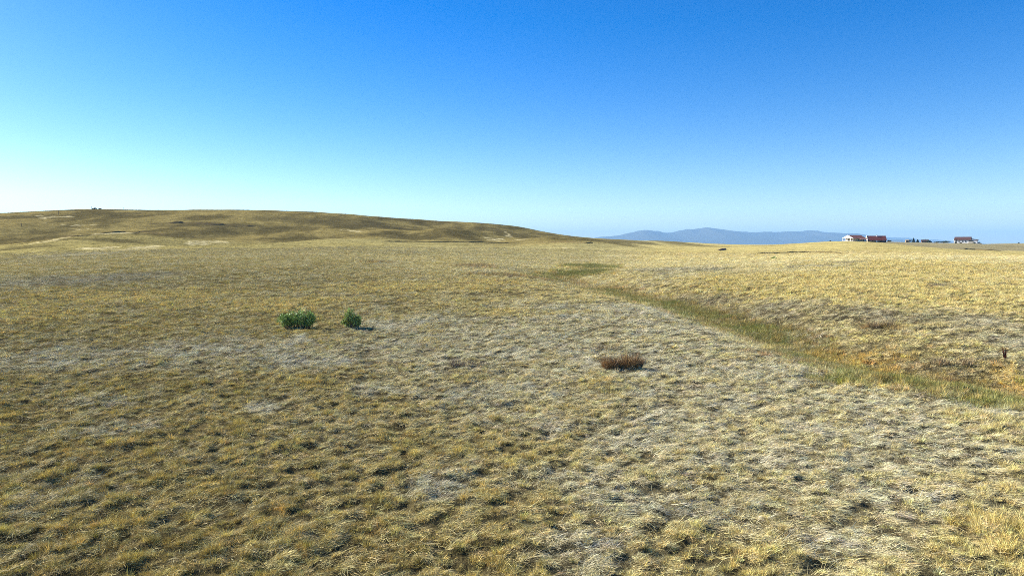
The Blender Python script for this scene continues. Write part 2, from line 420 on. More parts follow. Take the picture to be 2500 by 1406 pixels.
class MB:
    """collects simple solids into one mesh"""
    def __init__(s): s.V, s.F = [], []
    def add(s, V, F):
        n = len(s.V); s.V += [tuple(map(float, v)) for v in V]; s.F += [tuple(i + n for i in f) for f in F]; return s
    def box(s, x0, x1, y0, y1, z0, z1):
        return s.add([(x0, y0, z0), (x1, y0, z0), (x1, y1, z0), (x0, y1, z0), (x0, y0, z1), (x1, y0, z1), (x1, y1, z1), (x0, y1, z1)],
                     [(0, 3, 2, 1), (4, 5, 6, 7), (0, 1, 5, 4), (1, 2, 6, 5), (2, 3, 7, 6), (3, 0, 4, 7)])
    def slab(s, quad, th):
        """a thick sheet: four corners, thickness along its normal"""
        q = [np.array(p, float) for p in quad]
        n = np.cross(q[1] - q[0], q[3] - q[0]); n = n / np.linalg.norm(n) * th
        return s.add(q + [p + n for p in q], [(3, 2, 1, 0), (4, 5, 6, 7), (0, 1, 5, 4), (1, 2, 6, 5), (2, 3, 7, 6), (3, 0, 4, 7)])
    def prism(s, poly, axis_from, axis_to):
        """polygon of (y, z) swept along x"""
        n = len(poly)
        V = [(axis_from, y, z) for y, z in poly] + [(axis_to, y, z) for y, z in poly]
        F = [tuple(range(n - 1, -1, -1)), tuple(range(n, 2 * n))] + [(i, (i + 1) % n, n + (i + 1) % n, n + i) for i in range(n)]
        return s.add(V, F)
    def tube(s, p, q, r0, r1, k=6):
        p, q = np.array(p, float), np.array(q, float)
        d = q - p; d = d / (np.linalg.norm(d) + 1e-9)
        a = np.cross(d, (0, 0, 1)) if abs(d[2]) < 0.95 else np.cross(d, (1, 0, 0)); a /= np.linalg.norm(a); b = np.cross(d, a)
        V = []
        for c, r in ((p, r0), (q, r1)):
            V += [c + r * (math.cos(2 * math.pi * i / k) * a + math.sin(2 * math.pi * i / k) * b) for i in range(k)]
        F = [(i, (i + 1) % k, k + (i + 1) % k, k + i) for i in range(k)] + [tuple(range(k - 1, -1, -1)), tuple(range(k, 2 * k))]
        return s.add(V, F)
    def build(s, name, mat, parent=None): return mesh_obj(name, s.V, s.F, mat, parent)

# ------------------------------------------------------------------ the ground sheet
def polar_rings():
    r = [2.0, 4.0, 6.0]
    while r[-1] < 45: r.append(r[-1] * 1.0062)
    while r[-1] < 1100: r.append(r[-1] * 1.014)
    while r[-1] < 27000: r.append(r[-1] * 1.09)
    return np.array(r)
rr = polar_rings()
fine = np.arange(-48, 48.01, 0.25)
coarse = np.arange(54, 306, 6.0)
aa = np.radians(np.concatenate([fine, coarse]))
nA, nRr = len(aa), len(rr)
AA, RRm = np.meshgrid(aa, rr)
GX, GY = RRm * np.sin(AA), RRm * np.cos(AA)
GZ = ground(GX.ravel(), GY.ravel())
V = np.stack([GX.ravel(), GY.ravel(), GZ], 1)
V = np.vstack([[[0, 0, 0.0]], V])
i, j = np.meshgrid(np.arange(nRr - 1), np.arange(nA), indexing='ij')
jn = (j + 1) % nA
Q = np.stack([1 + i * nA + j, 1 + (i + 1) * nA + j, 1 + (i + 1) * nA + jn, 1 + i * nA + jn], -1).reshape(-1, 4)[:, ::-1]
T = np.stack([np.zeros(nA, int), 1 + np.arange(nA), 1 + (np.arange(nA) + 1) % nA], 1)[:, ::-1]
me = bpy.data.meshes.new('ground')
me.vertices.add(len(V)); me.vertices.foreach_set('co', V.astype(np.float32).ravel())
nl = Q.size + T.size
me.loops.add(nl); me.loops.foreach_set('vertex_index', np.concatenate([Q.ravel(), T.ravel()]).astype(np.int32))
me.polygons.add(len(Q) + len(T))
ls = np.concatenate([np.arange(len(Q)) * 4, Q.size + np.arange(len(T)) * 3]).astype(np.int32)
me.polygons.foreach_set('loop_start', ls)
me.polygons.foreach_set('use_smooth', np.ones(len(Q) + len(T), bool))
me.update(calc_edges=True); me.validate()
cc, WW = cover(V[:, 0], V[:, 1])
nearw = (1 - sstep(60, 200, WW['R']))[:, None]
litter = 0.14 * cc + 0.32 * COL['soil']  # soil and litter darkened so gaps between tufts read as shadow
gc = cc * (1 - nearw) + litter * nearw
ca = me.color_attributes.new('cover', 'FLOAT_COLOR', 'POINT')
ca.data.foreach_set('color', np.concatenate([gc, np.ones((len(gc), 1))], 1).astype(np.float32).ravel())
pa = me.color_attributes.new('patches', 'FLOAT_COLOR', 'POINT')
pa.data.foreach_set('color', np.stack([WW['pale'], WW['dark'], WW['straw'], np.ones(len(gc))], 1).astype(np.float32).ravel())
ground_o = link(bpy.data.objects.new('ground', me))
tag(ground_o, kind='structure', label='rolling dry grassland with a low hill, reaching the horizon', cat='ground')
m, nt, N, L, out = new_mat('ground_cover')
a = N.new('ShaderNodeAttribute'); a.attribute_name = 'cover'
geo = N.new('ShaderNodeNewGeometry')
def noise_node(scale, detail=6.0, rough=0.6, vec=None):
    n = N.new('ShaderNodeTexNoise'); n.inputs['Scale'].default_value = scale; n.inputs['Detail'].default_value = detail
    n.inputs['Roughness'].default_value = rough
    L.new(vec or geo.outputs['Position'], n.inputs['Vector']); return n
def ramp_val(src, lo, hi, a_, b_):
    r = N.new('ShaderNodeMapRange'); r.inputs['From Min'].default_value = lo; r.inputs['From Max'].default_value = hi
    r.inputs['To Min'].default_value = a_; r.inputs['To Max'].default_value = b_
    L.new(src, r.inputs['Value']); return r.outputs['Result']
def mult(c, v):
    x = N.new('ShaderNodeMix'); x.data_type = 'RGBA'; x.blend_type = 'MULTIPLY'; x.inputs[0].default_value = 1
    L.new(c, x.inputs[6]); L.new(v, x.inputs[7]); return x.outputs[2]
n1 = noise_node(0.9, 8, 0.7); n2 = noise_node(0.07, 7, 0.65); n3 = noise_node(14.0, 5, 0.7)
pt = N.new('ShaderNodeAttribute'); pt.attribute_name = 'patches'
sp_ = N.new('ShaderNodeSeparateColor'); L.new(pt.outputs['Color'], sp_.inputs[0])
n4 = noise_node(0.22, 7, 0.72)
def math_node(op, a_, b_):
    x = N.new('ShaderNodeMath'); x.operation = op
    for q, v in ((0, a_), (1, b_)):
        if isinstance(v, (int, float)): x.inputs[q].default_value = v
        else: L.new(v, x.inputs[q])
    return x.outputs[0]
rag = math_node('ADD', sp_.outputs[0], math_node('MULTIPLY', math_node('SUBTRACT', n4.outputs['Fac'], .5), 3.2))
palem = ramp_val(math_node('MULTIPLY', rag, math_node('GREATER_THAN', sp_.outputs[0], .03)), .4, 1.25, 0, .9)
pm = N.new('ShaderNodeMix'); pm.data_type = 'RGBA'; pm.inputs[7].default_value = (.66, .55, .27, 1)
L.new(palem, pm.inputs[0]); L.new(a.outputs['Color'], pm.inputs[6])
c = mult(pm.outputs[2], ramp_val(n4.outputs['Fac'], 0.3, 0.7, 0.6, 1.4))
c = mult(c, ramp_val(n1.outputs['Fac'], 0.3, 0.7, 0.62, 1.34))
c = mult(c, ramp_val(n2.outputs['Fac'], 0.3, 0.7, 0.78, 1.2))
c = mult(c, ramp_val(n3.outputs['Fac'], 0.3, 0.7, 0.65, 1.35))
p = N.new('ShaderNodeBsdfPrincipled'); p.inputs['Roughness'].default_value = 0.95; p.inputs['Specular IOR Level'].default_value = 0.0
L.new(c, p.inputs['Base Color'])
b1 = N.new('ShaderNodeBump'); b1.inputs['Strength'].default_value = 0.9; b1.inputs['Distance'].default_value = 0.5
L.new(n1.outputs['Fac'], b1.inputs['Height'])
b2 = N.new('ShaderNodeBump'); b2.inputs['Strength'].default_value = 0.6; b2.inputs['Distance'].default_value = 0.03
L.new(n3.outputs['Fac'], b2.inputs['Height']); L.new(b1.outputs['Normal'], b2.inputs['Normal'])
L.new(b2.outputs['Normal'], p.inputs['Normal'])
L.new(p.outputs['BSDF'], out.inputs['Surface'])
me.materials.append(m)

# ------------------------------------------------------------------ far mountains
MT_MAT = noisy('mountain_forest', (.05, .06, .045), (.12, .11, .08), scale=0.0009, rough=0.95, detail=8)
def mountain(name, label, dist, depth, prof, seed, amp):
    """a range as relief, crest heights from (image column, image row) pairs"""
    pxs = [q[0] for q in prof]; ys = [q[1] for q in prof]
    ts = np.linspace((pxs[0] - 1250) / FPX, (pxs[-1] - 1250) / FPX, 260)
    xs = ts * dist
    crest = np.interp(ts * FPX + 1250, pxs, [pixel_row_z(y, dist) for y in ys])
    crest = np.convolve(np.pad(crest, 1, mode='edge'), np.ones(3) / 3, 'valid') * (1 + .26 * (fbm(xs / 520., xs * 0, seed + 3, 5, .6) - .5))
    nv = 40
    vs = np.linspace(-1, 1, nv)
    X, Vv = np.meshgrid(xs, vs)
    Y = dist + Vv * depth * 0.5
    prof_v = np.clip(1 - np.abs(Vv) ** 1.2, 0, 1)
    rid = np.abs(fbm(X / 1500., Y / 2600., seed, 5) - .5) * 2
    Z = crest[None, :] * prof_v * (1 - (0.75 * rid - .12) * np.abs(Vv) ** 0.5 * amp)
    Z = np.where(np.abs(Vv) > .98, -6, Z)
    P = np.stack([X.ravel(), Y.ravel(), Z.ravel()], 1)
    nx = len(xs)
    i, j = np.meshgrid(np.arange(nv - 1), np.arange(nx - 1), indexing='ij')
    F = np.stack([i * nx + j, i * nx + j + 1, (i + 1) * nx + j + 1, (i + 1) * nx + j], -1).reshape(-1, 4)
    o = mesh_obj(name, P, F, MT_MAT, smooth=True)
    return tag(o, label, 'mountain', kind='structure')
mountain('mountain_range', 'hazy blue mountain range with a low peak on the horizon', 19000, 6000,
         [(1425, 599), (1450, 580.5), (1470, 578), (1490, 578.5), (1510, 575), (1540, 567), (1575, 562), (1600, 564), (1625, 568), (1650, 566),
          (1675, 559.5), (1700, 558), (1722, 556), (1745, 559.5), (1790, 564), (1830, 565.5), (1880, 564), (1930, 563), (1965, 561.5), (2000, 563.5), (2050, 566),
          (2090, 570), (2120, 577), (2150, 584), (2190, 592), (2230, 599)], 5, 1.0)
mountain('foothill_ridge', 'faint low blue ridge behind the ranch houses', 25000, 5000,
         [(1980, 599), (2060, 590), (2130, 580), (2170, 579), (2210, 581.5), (2245, 586), (2280, 584.5), (2310, 588), (2340, 593), (2370, 599)], 9, 0.8)

# ------------------------------------------------------------------ the air
hz = MB().box(-31000, 31000, -31000, 31000, -8.0, 620.0).build('haze', None)
tag(hz, 'thin pale blue haze over the plain', 'haze', kind='stuff')
m, nt, N, L, out = new_mat('haze_air')
pv = N.new('ShaderNodeVolumePrincipled')
pv.inputs['Color'].default_value = (.35, .66, 1.0, 1)
pv.inputs['Density'].default_value = 5.0e-5
pv.inputs['Anisotropy'].default_value = 0.0
L.new(pv.outputs['Volume'], out.inputs['Volume'])
hz.data.materials.append(m)
hz.display_type = 'WIRE'

# ------------------------------------------------------------------ low banks and field edges
BANK_MAT = noisy('bank_brush', (.10, .075, .03), (.17, .13, .06), scale=1.2, rough=0.95, bump=0.5, spec=0.0)
def bank(name, pxs, w, h, label, mat=BANK_MAT, seed=0, cat='bank', broken=0.0):
    P = np.array([at0(*q, land0) for q in pxs])
    s = np.concatenate([[0], np.cumsum(np.hypot(*np.diff(P, axis=0).T))])
    n = max(int(s[-1] / 1.2), 12)
    u = np.linspace(0, s[-1], n)
    X, Y = np.interp(u, s, P[:, 0]), np.interp(u, s, P[:, 1])
    dx, dy = np.gradient(X), np.gradient(Y); Ld = np.hypot(dx, dy); nx, ny = -dy / Ld, dx / Ld
    V, F = [], []
    k = 6
    for a_ in range(n):
        end = min(1, 14.0 * min(a_, n - 1 - a_) / n + 0.05) * (1 - broken * float(sstep(.42, .62, fbm(np.array([u[a_] / 9.0]), np.array([seed * 1.7]), 93, 2))[0]))
        for b_ in range(k):
            v = b_ / (k - 1) * 2 - 1
            jit = 0.25 * w * (fbm(np.array([u[a_] / 2.0]), np.array([b_ * 3.1]), seed + 90, 2)[0] - .5)
            x, y = X[a_] + nx[a_] * (v * w + jit), Y[a_] + ny[a_] * (v * w + jit)
            hh = h * (1 - abs(v) ** 1.5) * end * (0.45 + 1.1 * fbm(np.array([u[a_] / 2.2]), np.array([b_ * .5]), seed + 91, 3)[0])
            V.append((x, y, gz(x, y) + hh - 0.12 * abs(v)))
    for a_ in range(n - 1):
        for b_ in range(k - 1):
            i0 = a_ * k + b_
            F.append((i0, i0 + 1, i0 + k + 1, i0 + k))
    o = mesh_obj(name, V, F, mat, smooth=True)
    return tag(o, label, cat, kind='structure')
bank('field_bank', [(930, 590.5), (990, 590.2), (1040, 591), (1120, 592.5), (1200, 593), (1260, 593.5)], 0.9, 0.4, 'dark brushy bank along the foot of the long hill', seed=1)
bank('field_bank', [(1310, 592), (1360, 591.5), (1400, 592.5), (1432, 594), (1447, 592.5)], 0.9, 0.5, 'short dark bank below the low end of the hill', seed=2)
bank('field_bank', [(1825, 621), (1880, 619.2), (1940, 617), (1990, 616.2), (2020, 617.5), (2058, 620.5)], 0.7, 0.38, 'thin dark curved bank across the golden field', seed=3)
bank('field_bank', [(2352, 609.2), (2380, 610), (2410, 611.5), (2446, 613.3)], 0.8, 0.55, 'dark weedy bank in front of the white house', seed=4)
bank('field_bank', [(235, 571), (290, 567.8), (340, 567), (375, 569), (410, 575)], 0.9, 0.5, 'faint dark terrace edge on the left hillside', seed=5)
bank('field_bank', [(110, 582), (180, 578), (250, 575)], 0.9, 0.45, 'short terrace edge low on the left hillside', seed=8)
bank('cut_bank', [(364, 548.5), (385, 546), (410, 544.5), (450, 544.5), (490, 547), (525, 549.5), (560, 550.5), (592, 551.5), (624, 553)], 2.6, 1.0, 'dark broken eroded cut across the left hill', seed=6, broken=.9)  # shadow of the cut put into a dark raised strip
bank('brush_row', [(1752, 611.5), (1762, 611), (1772, 609.6)], 0.7, 0.75, 'low rusty brown brush row alone in the distant golden field',
     noisy('rusty_brush', (.12, .05, .022), (.2, .1, .05), scale=2, bump=.5), seed=7)

# ------------------------------------------------------------------ grass: clump shapes
def blades(n, root_r, length, elev, az_fn, width, curl, seed, root_z=(0, 0), segs=3):
    """n tapering ribbons growing from a disc; returns V, F, vary, warm"""
    g = np.random.default_rng(seed)
    V, F, va, wa = [], [], [], []
    for b in range(n):
        rad = root_r * math.sqrt(g.random()); th = g.random() * 2 * math.pi
        p = np.array([rad * math.cos(th), rad * math.sin(th), g.uniform(*root_z) - 0.015])
        az = az_fn(g, th); el = math.radians(g.uniform(*elev))
        ln = g.uniform(*length); w = width * g.uniform(.6, 1.3)
        cu = g.uniform(*curl); tw = g.uniform(-.5, .5)
        face = g.random() * math.pi
        v0, w0 = g.random(), float(g.random() < .35) * g.random()
        n0 = len(V)
        for s in range(segs + 1):
            d = np.array([math.cos(el) * math.cos(az), math.cos(el) * math.sin(az), math.sin(el)])
            side = np.array([-math.sin(az + face * .6), math.cos(az + face * .6), 0.35 * math.sin(face)])
            ws = w * (1 - 0.75 * s / segs)
            if s == segs:
                V.append(p.copy())
            else:
                V.append(p - side * ws * .5); V.append(p + side * ws * .5)
            p = p + d * ln / segs
            if p[2] < 0.004: p[2] = 0.004 + 0.01 * g.random()
            el -= cu / segs; az += tw / segs
        for s in range(segs - 1):
            F.append((n0 + 2 * s, n0 + 2 * s + 1, n0 + 2 * s + 3, n0 + 2 * s + 2))
        F.append((n0 + 2 * segs - 2, n0 + 2 * segs - 1, n0 + 2 * segs))
        k = 2 * segs + 1
        va += [v0] * k; wa += [w0] * k
    return V, F, va, wa
out_az = lambda g, th: th + g.normal(0, .9)
lay_az = lambda g, th: g.normal(-0.75, 1.15)
GRASS_MAT = blade_mat('dry_blades', transl=0.06, rough=0.8, spec=0.0)
STRAW_MAT = blade_mat('straw_blades', transl=0.04, rough=0.65, spec=0.06, warm=(1.15, .95, .7), var=0.85)
WEED_MAT = blade_mat('weed_blades', transl=0.22, rough=0.55, spec=0.3, warm=(1.2, 1.0, .6), var=0.8)
def clumps(cname, mat, specs):
    col = bpy.data.collections.new(cname)
    for q, s in enumerate(specs):
        V_, F_, va, wa = blades(**s)
        o = mesh_obj('%s_%02d' % (cname, q), V_, F_, mat, attrs=dict(vary=va, warm=wa), do_link=False)
        col.objects.link(o)
    return col
tuft_specs = [dict(n=60, root_r=.07, length=(.07, .21), elev=(40, 88), az_fn=out_az, width=.0048, curl=(0, 1.1), seed=100 + q) for q in range(5)]
tuft_specs += [dict(n=64, root_r=.11, length=(.04, .14), elev=(15, 80), az_fn=out_az, width=.0052, curl=(.1, 1.4), seed=120 + q) for q in range(5)]
mat_specs = [dict(n=56, root_r=.15, length=(.08, .27), elev=(-2, 32), az_fn=lay_az, width=.0045, curl=(-.1, .7), seed=140 + q, root_z=(.0, .05)) for q in range(6)]
mat_specs += [dict(n=20, root_r=.15, length=(.2, .5), elev=(4, 40), az_fn=lay_az, width=.0045, curl=(.1, .9), seed=160 + q, root_z=(.0, .04)) for q in range(2)]
mat_specs += [dict(n=2, root_r=.04, length=(.4, .8), elev=(8, 40), az_fn=out_az, width=.006, curl=(.0, .8), seed=170 + q, root_z=(.0, .04), segs=5) for q in range(2)]
weed_specs = [dict(n=85, root_r=.13, length=(.08, .24), elev=(30, 88), az_fn=out_az, width=.008, curl=(-.2, .7), seed=180 + q) for q in range(5)]
C_TUFT = clumps('tuft_shape', GRASS_MAT, tuft_specs)
C_MAT = clumps('straw_shape', STRAW_MAT, mat_specs)
C_WEED = clumps('weed_shape', WEED_MAT, weed_specs)

def scatter_group(name, col):
    ng = bpy.data.node_groups.new(name, 'GeometryNodeTree')
    ng.interface.new_socket('Geometry', in_out='INPUT', socket_type='NodeSocketGeometry')
    ng.interface.new_socket('Geometry', in_out='OUTPUT', socket_type='NodeSocketGeometry')
    N, L = ng.nodes, ng.links
    gi, go = N.new('NodeGroupInput'), N.new('NodeGroupOutput')
    ci = N.new('GeometryNodeCollectionInfo'); ci.inputs['Collection'].default_value = col
    ci.inputs['Separate Children'].default_value = True; ci.inputs['Reset Children'].default_value = True
    iop = N.new('GeometryNodeInstanceOnPoints'); iop.inputs['Pick Instance'].default_value = True
    def named(nm, t):
        x = N.new('GeometryNodeInputNamedAttribute'); x.data_type = t; x.inputs['Name'].default_value = nm
        return next(o for o in x.outputs if o.enabled and o.name == 'Attribute')
    e = N.new('FunctionNodeEulerToRotation')
    L.new(named('turn', 'FLOAT_VECTOR'), e.inputs[0])
    L.new(gi.outputs[0], iop.inputs['Points']); L.new(ci.outputs[0], iop.inputs['Instance'])
    L.new(named('shape', 'INT'), iop.inputs['Instance Index'])
    L.new(e.outputs[0], iop.inputs['Rotation']); L.new(named('size', 'FLOAT_VECTOR'), iop.inputs['Scale'])
    L.new(iop.outputs[0], go.inputs[0])
    return ng
def scatter(name, label, cat, col, X, Y, scale, shape, tint, lay=None, zscale=None):
    z = ground(X, Y)
    e = 0.12
    gx = (ground(X + e, Y) - ground(X - e, Y)) / (2 * e); gy = (ground(X, Y + e) - ground(X, Y - e)) / (2 * e)
    rz = rng.uniform(0, 2 * math.pi, len(X)) if lay is None else lay
    cx, sx = np.cos(rz), np.sin(rz)
    lx, ly = cx * gx + sx * gy, -sx * gx + cx * gy
    turn = np.stack([np.arctan(ly), -np.arctan(lx), rz], 1)
    me = bpy.data.meshes.new(name)
    me.vertices.add(len(X)); me.vertices.foreach_set('co', np.stack([X, Y, z], 1).astype(np.float32).ravel())
    def put(nm, t, key, arr):
        a_ = me.attributes.new(nm, t, 'POINT'); a_.data.foreach_set(key, np.ascontiguousarray(arr).ravel())
    put('turn', 'FLOAT_VECTOR', 'vector', turn.astype(np.float32))
    zs = scale if zscale is None else zscale
    put('size', 'FLOAT_VECTOR', 'vector', np.stack([scale, scale, zs], 1).astype(np.float32))
    put('shape', 'INT', 'value', shape.astype(np.int32))
    put('tint', 'FLOAT_COLOR', 'color', np.concatenate([tint, np.ones((len(X), 1))], 1).astype(np.float32))
    o = link(bpy.data.objects.new(name, me))
    md = o.modifiers.new('grow', 'NODES'); md.node_group = scatter_group(name + '_nodes', col)
    return tag(o, label, cat, kind='stuff')
AZM = R_(46)
def points(rho0, r_full, expo, r0, r1, seed):
    """random points, density rho0 per m2 out to r_full and thinning beyond"""
    g = np.random.default_rng(seed)
    r = np.linspace(r0, r1, 4000)
    dens = rho0 * np.minimum(1, (r_full / r) ** expo) * r * 2 * AZM
    cdf = np.concatenate([[0], np.cumsum(0.5 * (dens[1:] + dens[:-1]) * np.diff(r))])
    n = int(cdf[-1])
    R = np.interp(g.random(n) * cdf[-1], cdf, r); az = g.uniform(-AZM, AZM, n)
    return R * np.sin(az), R * np.cos(az), R, g
def tint_of(cc, g, hue=0.07, val=0.28):
    n = len(cc)
    return np.clip(cc * (1 + g.normal(0, 1, (n, 1)) * val) * (1 + g.normal(0, hue, (n, 3)) * C(.6, .5, 1.2)), .01, .9)

BARE = [patch(*p) for p in [(805, 806, 50, 4), (735, 806, 45, 4), (900, 808, 38, 4), (1590, 906, 40, 5), (1525, 906, 50, 4)]]
def bare_spot(X, Y): return blobs(X, Y, BARE, 161, .5)
# standing tufts
X, Y, R, g = points(185, 14, 1.48, 6.8, 300, 301)
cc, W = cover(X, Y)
h = hummock(X, Y)
bare = np.clip(W['straw'] * 1.05 + .5 * W['grey'], 0, 1)
cu = cushions(X, Y)
prob = np.clip(0.85 + 1.0 * h, 0.3, 1) * (1 - 0.35 * bare) * (.13 + .87 * cu) * (1 - .9 * bare_spot(X, Y)) * (1 - .93 * W['green']) * (1 - .7 * W['pale'])
prob = np.clip(prob + .3 * W['gold'], 0, 1) * (1 - .85 * sstep(150, 300, R)) * (1 - .5 * W['grey'])
k = g.random(len(X)) < prob
X, Y, R, cc, h = X[k], Y[k], R[k], cc[k], h[k]; W = {q: W[q][k] for q in W}
tl = 0.75 + 0.65 * np.clip(h + .25, 0, 1) + .35 * W['gold'] - .25 * W['straw']
s = .70 * (0.55 + .75 * g.random(len(X))) * np.clip((R / 15) ** .50, 1, 4.2)
zs = s * tl * np.clip((R / 15) ** -.36, .34, 1)
sh = np.where(g.random(len(X)) < .25 + .45 * W['gold'] + .3 * sstep(0, .4, h), g.integers(0, 5, len(X)), g.integers(5, 10, len(X)))
Xh, Yh, Rh, gh = points(.085, 1000, 1, 240, 680, 311)
kh = gh.random(len(Xh)) < (.25 + .75 * sstep(.4, .6, fbm(Xh / 20., Yh / 30., 171, 3))) * (1 - .8 * sstep(.12, .3, np.arctan2(Xh, Yh)))
Xh, Yh, Rh = Xh[kh], Yh[kh], Rh[kh]
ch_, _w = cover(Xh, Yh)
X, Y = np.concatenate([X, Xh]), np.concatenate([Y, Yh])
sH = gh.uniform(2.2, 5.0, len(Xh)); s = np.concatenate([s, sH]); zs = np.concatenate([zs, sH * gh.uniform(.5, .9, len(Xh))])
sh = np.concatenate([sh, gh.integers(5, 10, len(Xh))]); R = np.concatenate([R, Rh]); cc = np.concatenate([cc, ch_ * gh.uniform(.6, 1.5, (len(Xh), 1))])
scatter('dry_grass', 'dry golden grass standing in tufts all over the field', 'grass', C_TUFT, X, Y, s, sh, tint_of(cc, g, .07, (.28 - .22 * sstep(40, 120, R))[:, None]), zscale=zs)
n_tuft = len(X)
# straw laid flat
X, Y, R, g = points(125, 14, 1.55, 6.8, 260, 302)
cc, W = cover(X, Y)
h = hummock(X, Y)
prob = (.3 + .7 * cushions(X, Y)) * (1 - .6 * bare_spot(X, Y)) * np.clip(.48 + .36 * W['straw'] + .05 * W['grey'] - .2 * W['gold'] - .6 * W['green'] + .25 * h, .08, 1)
k = g.random(len(X)) < prob
X, Y, R, cc = X[k], Y[k], R[k], cc[k]; W = {q: W[q][k] for q in W}
s = .70 * (0.6 + .7 * g.random(len(X))) * np.clip((R / 15) ** .56, 1, 4.5)
u = g.random(len(X))
sh = np.where(u < .80, g.integers(0, 6, len(X)), np.where(u < .993, g.integers(6, 8, len(X)), g.integers(8, 10, len(X))))
lay = 2.6 * (fbm(X / 1.6, Y / 1.6, 97, 3) - .5) * 2 + g.normal(0, .6, len(X))
fade = np.clip(.26 + .55 * W['straw'], 0, 1)[:, None]
scatter('flattened_straw', 'pale flattened straw lying between the tufts', 'straw', C_MAT, X, Y, s, sh, tint_of(cc * (1 - fade) + C(.62, .585, .39) * fade, g, .06, .2), lay=lay)
n_mat = len(X)
# green weeds and reddish weeds along the wash
X, Y, R, g = points(34, 30, 1.1, 14, 190, 303)
cc, W = cover(X, Y)
prob = np.clip(W['green'] * 1.1 + .30 * W['brown'] + .2 * W['orange'], 0, 1)
k = g.random(len(X)) < prob
X, Y, R, cc = X[k], Y[k], R[k], cc[k]; W = {q: W[q][k] for q in W}
s = (0.6 + .9 * g.random(len(X))) * np.clip((R / 30) ** .5, 1, 2.2)
rust = ((g.random(len(X)) < .25) * g.random(len(X)))[:, None]
tint = tint_of(cc, g, .12, .2) * (1 - rust) + C(.34, .24, .07) * rust
scatter('green_weeds', 'low green and rusty weeds growing along the dry wash', 'weeds', C_WEED, X, Y, s, g.integers(0, 5, len(X)), tint)
print('clumps', n_tuft, n_mat, len(X))

# ------------------------------------------------------------------ shrubs in the field
LEAF_G = blade_mat('sage_leaf', transl=.15, instanced=False, base=(.25, .36, .11), warm=(1.1, 1.05, .6), var=.8)
LEAF_G2 = blade_mat('rabbitbrush_leaf', transl=.15, instanced=False, base=(.28, .37, .12), warm=(1.2, 1.0, .6), var=.8)
TWIG = noisy('shrub_bark', (.10, .075, .05), (.17, .14, .10), scale=20)
RUST_TWIG = blade_mat('rusty_twig', transl=.05, instanced=False, base=(.29, .185, .08), warm=(1.25, .85, .6), var=.8)
TAN_TWIG = blade_mat('tan_twig', transl=.05, instanced=False, base=(.33, .26, .14), warm=(1.2, .85, .6), var=.8)
GREY_TWIG = blade_mat('grey_twig', transl=.05, instanced=False, base=(.22, .17, .12), warm=(1.2, .85, .7), var=.8)
def leafy_shrub(name, label, px, py, lobes, n_leaf, mat, seed, leaf=(.035, .09), up=.6, group=None):
    """lobes: (dx, dy, half width, height). Branches fan from the base, leaves sit along them"""
    g = np.random.default_rng(seed)
    x, y = at(px, py)
    root = empty(name, (x, y, gz(x, y)))
    st = MB(); tips = []
    V_, F_, va, wa = [], [], [], []
    for (dx, dy, hw, hh) in lobes:
        nb = 26
        for b in range(nb):
            th = g.random() * 2 * math.pi; q = math.sqrt(g.random())
            top = np.array([dx + hw * q * math.cos(th), dy + hw * q * math.sin(th), hh * math.sqrt(max(0, 1 - .62 * q * q)) * g.uniform(.72, 1.08)])
            bot = np.array([dx * .75 + .1 * g.normal(), dy * .75 + .1 * g.normal(), -.05])
            mid = .5 * (top + bot) + np.array([.12 * hw * math.cos(th), .12 * hw * math.sin(th), .0])
            st.tube(bot, mid, .014, .009, 4); st.tube(mid, top, .009, .003, 4)
            nl_ = n_leaf // (nb * len(lobes))
            for l in range(nl_):
                u = g.uniform(.18, 1.03) ** .7
                c0 = (bot + (mid - bot) * min(1, 2 * u) if u < .5 else mid + (top - mid) * (2 * u - 1)) + g.normal(0, .045, 3) * (1 + .5 * hw)
                d = g.normal(0, 1, 3); d[2] = abs(d[2]) + up; d /= np.linalg.norm(d)
                s_ = np.cross(d, g.normal(0, 1, 3)); s_ /= np.linalg.norm(s_)
                ln = g.uniform(*leaf); w = ln * .28
                k0 = len(V_)
                V_ += [tuple(c0), tuple(c0 + d * ln * .5 + s_ * w), tuple(c0 + d * ln), tuple(c0 + d * ln * .5 - s_ * w)]
                F_.append((k0, k0 + 1, k0 + 2, k0 + 3))
                v0 = g.random(); va += [v0] * 4; wa += [g.random() * .8] * 4
    mesh_obj('foliage', V_, F_, mat, root, attrs=dict(vary=va, warm=wa))
    st.build('stem', TWIG, root)
    return tag(root, label, 'shrub', group)
leafy_shrub('sagebrush_shrub', 'rounded dense green shrub, the wider of the two green ones', 724, 803,
            [(-.55, 0, .5, .78), (-.05, .1, .55, .92), (.45, -.05, .52, .88), (.75, .1, .3, .68)], 9000, LEAF_G, 11)
leafy_shrub('sagebrush_shrub', 'upright spiky green shrub standing right of the wide one', 857, 803,
            [(-.02, 0, .26, 1.06), (.3, .05, .26, .6), (-.22, .05, .2, .5)], 2300, LEAF_G2, 12, leaf=(.05, .14), up=1.3)
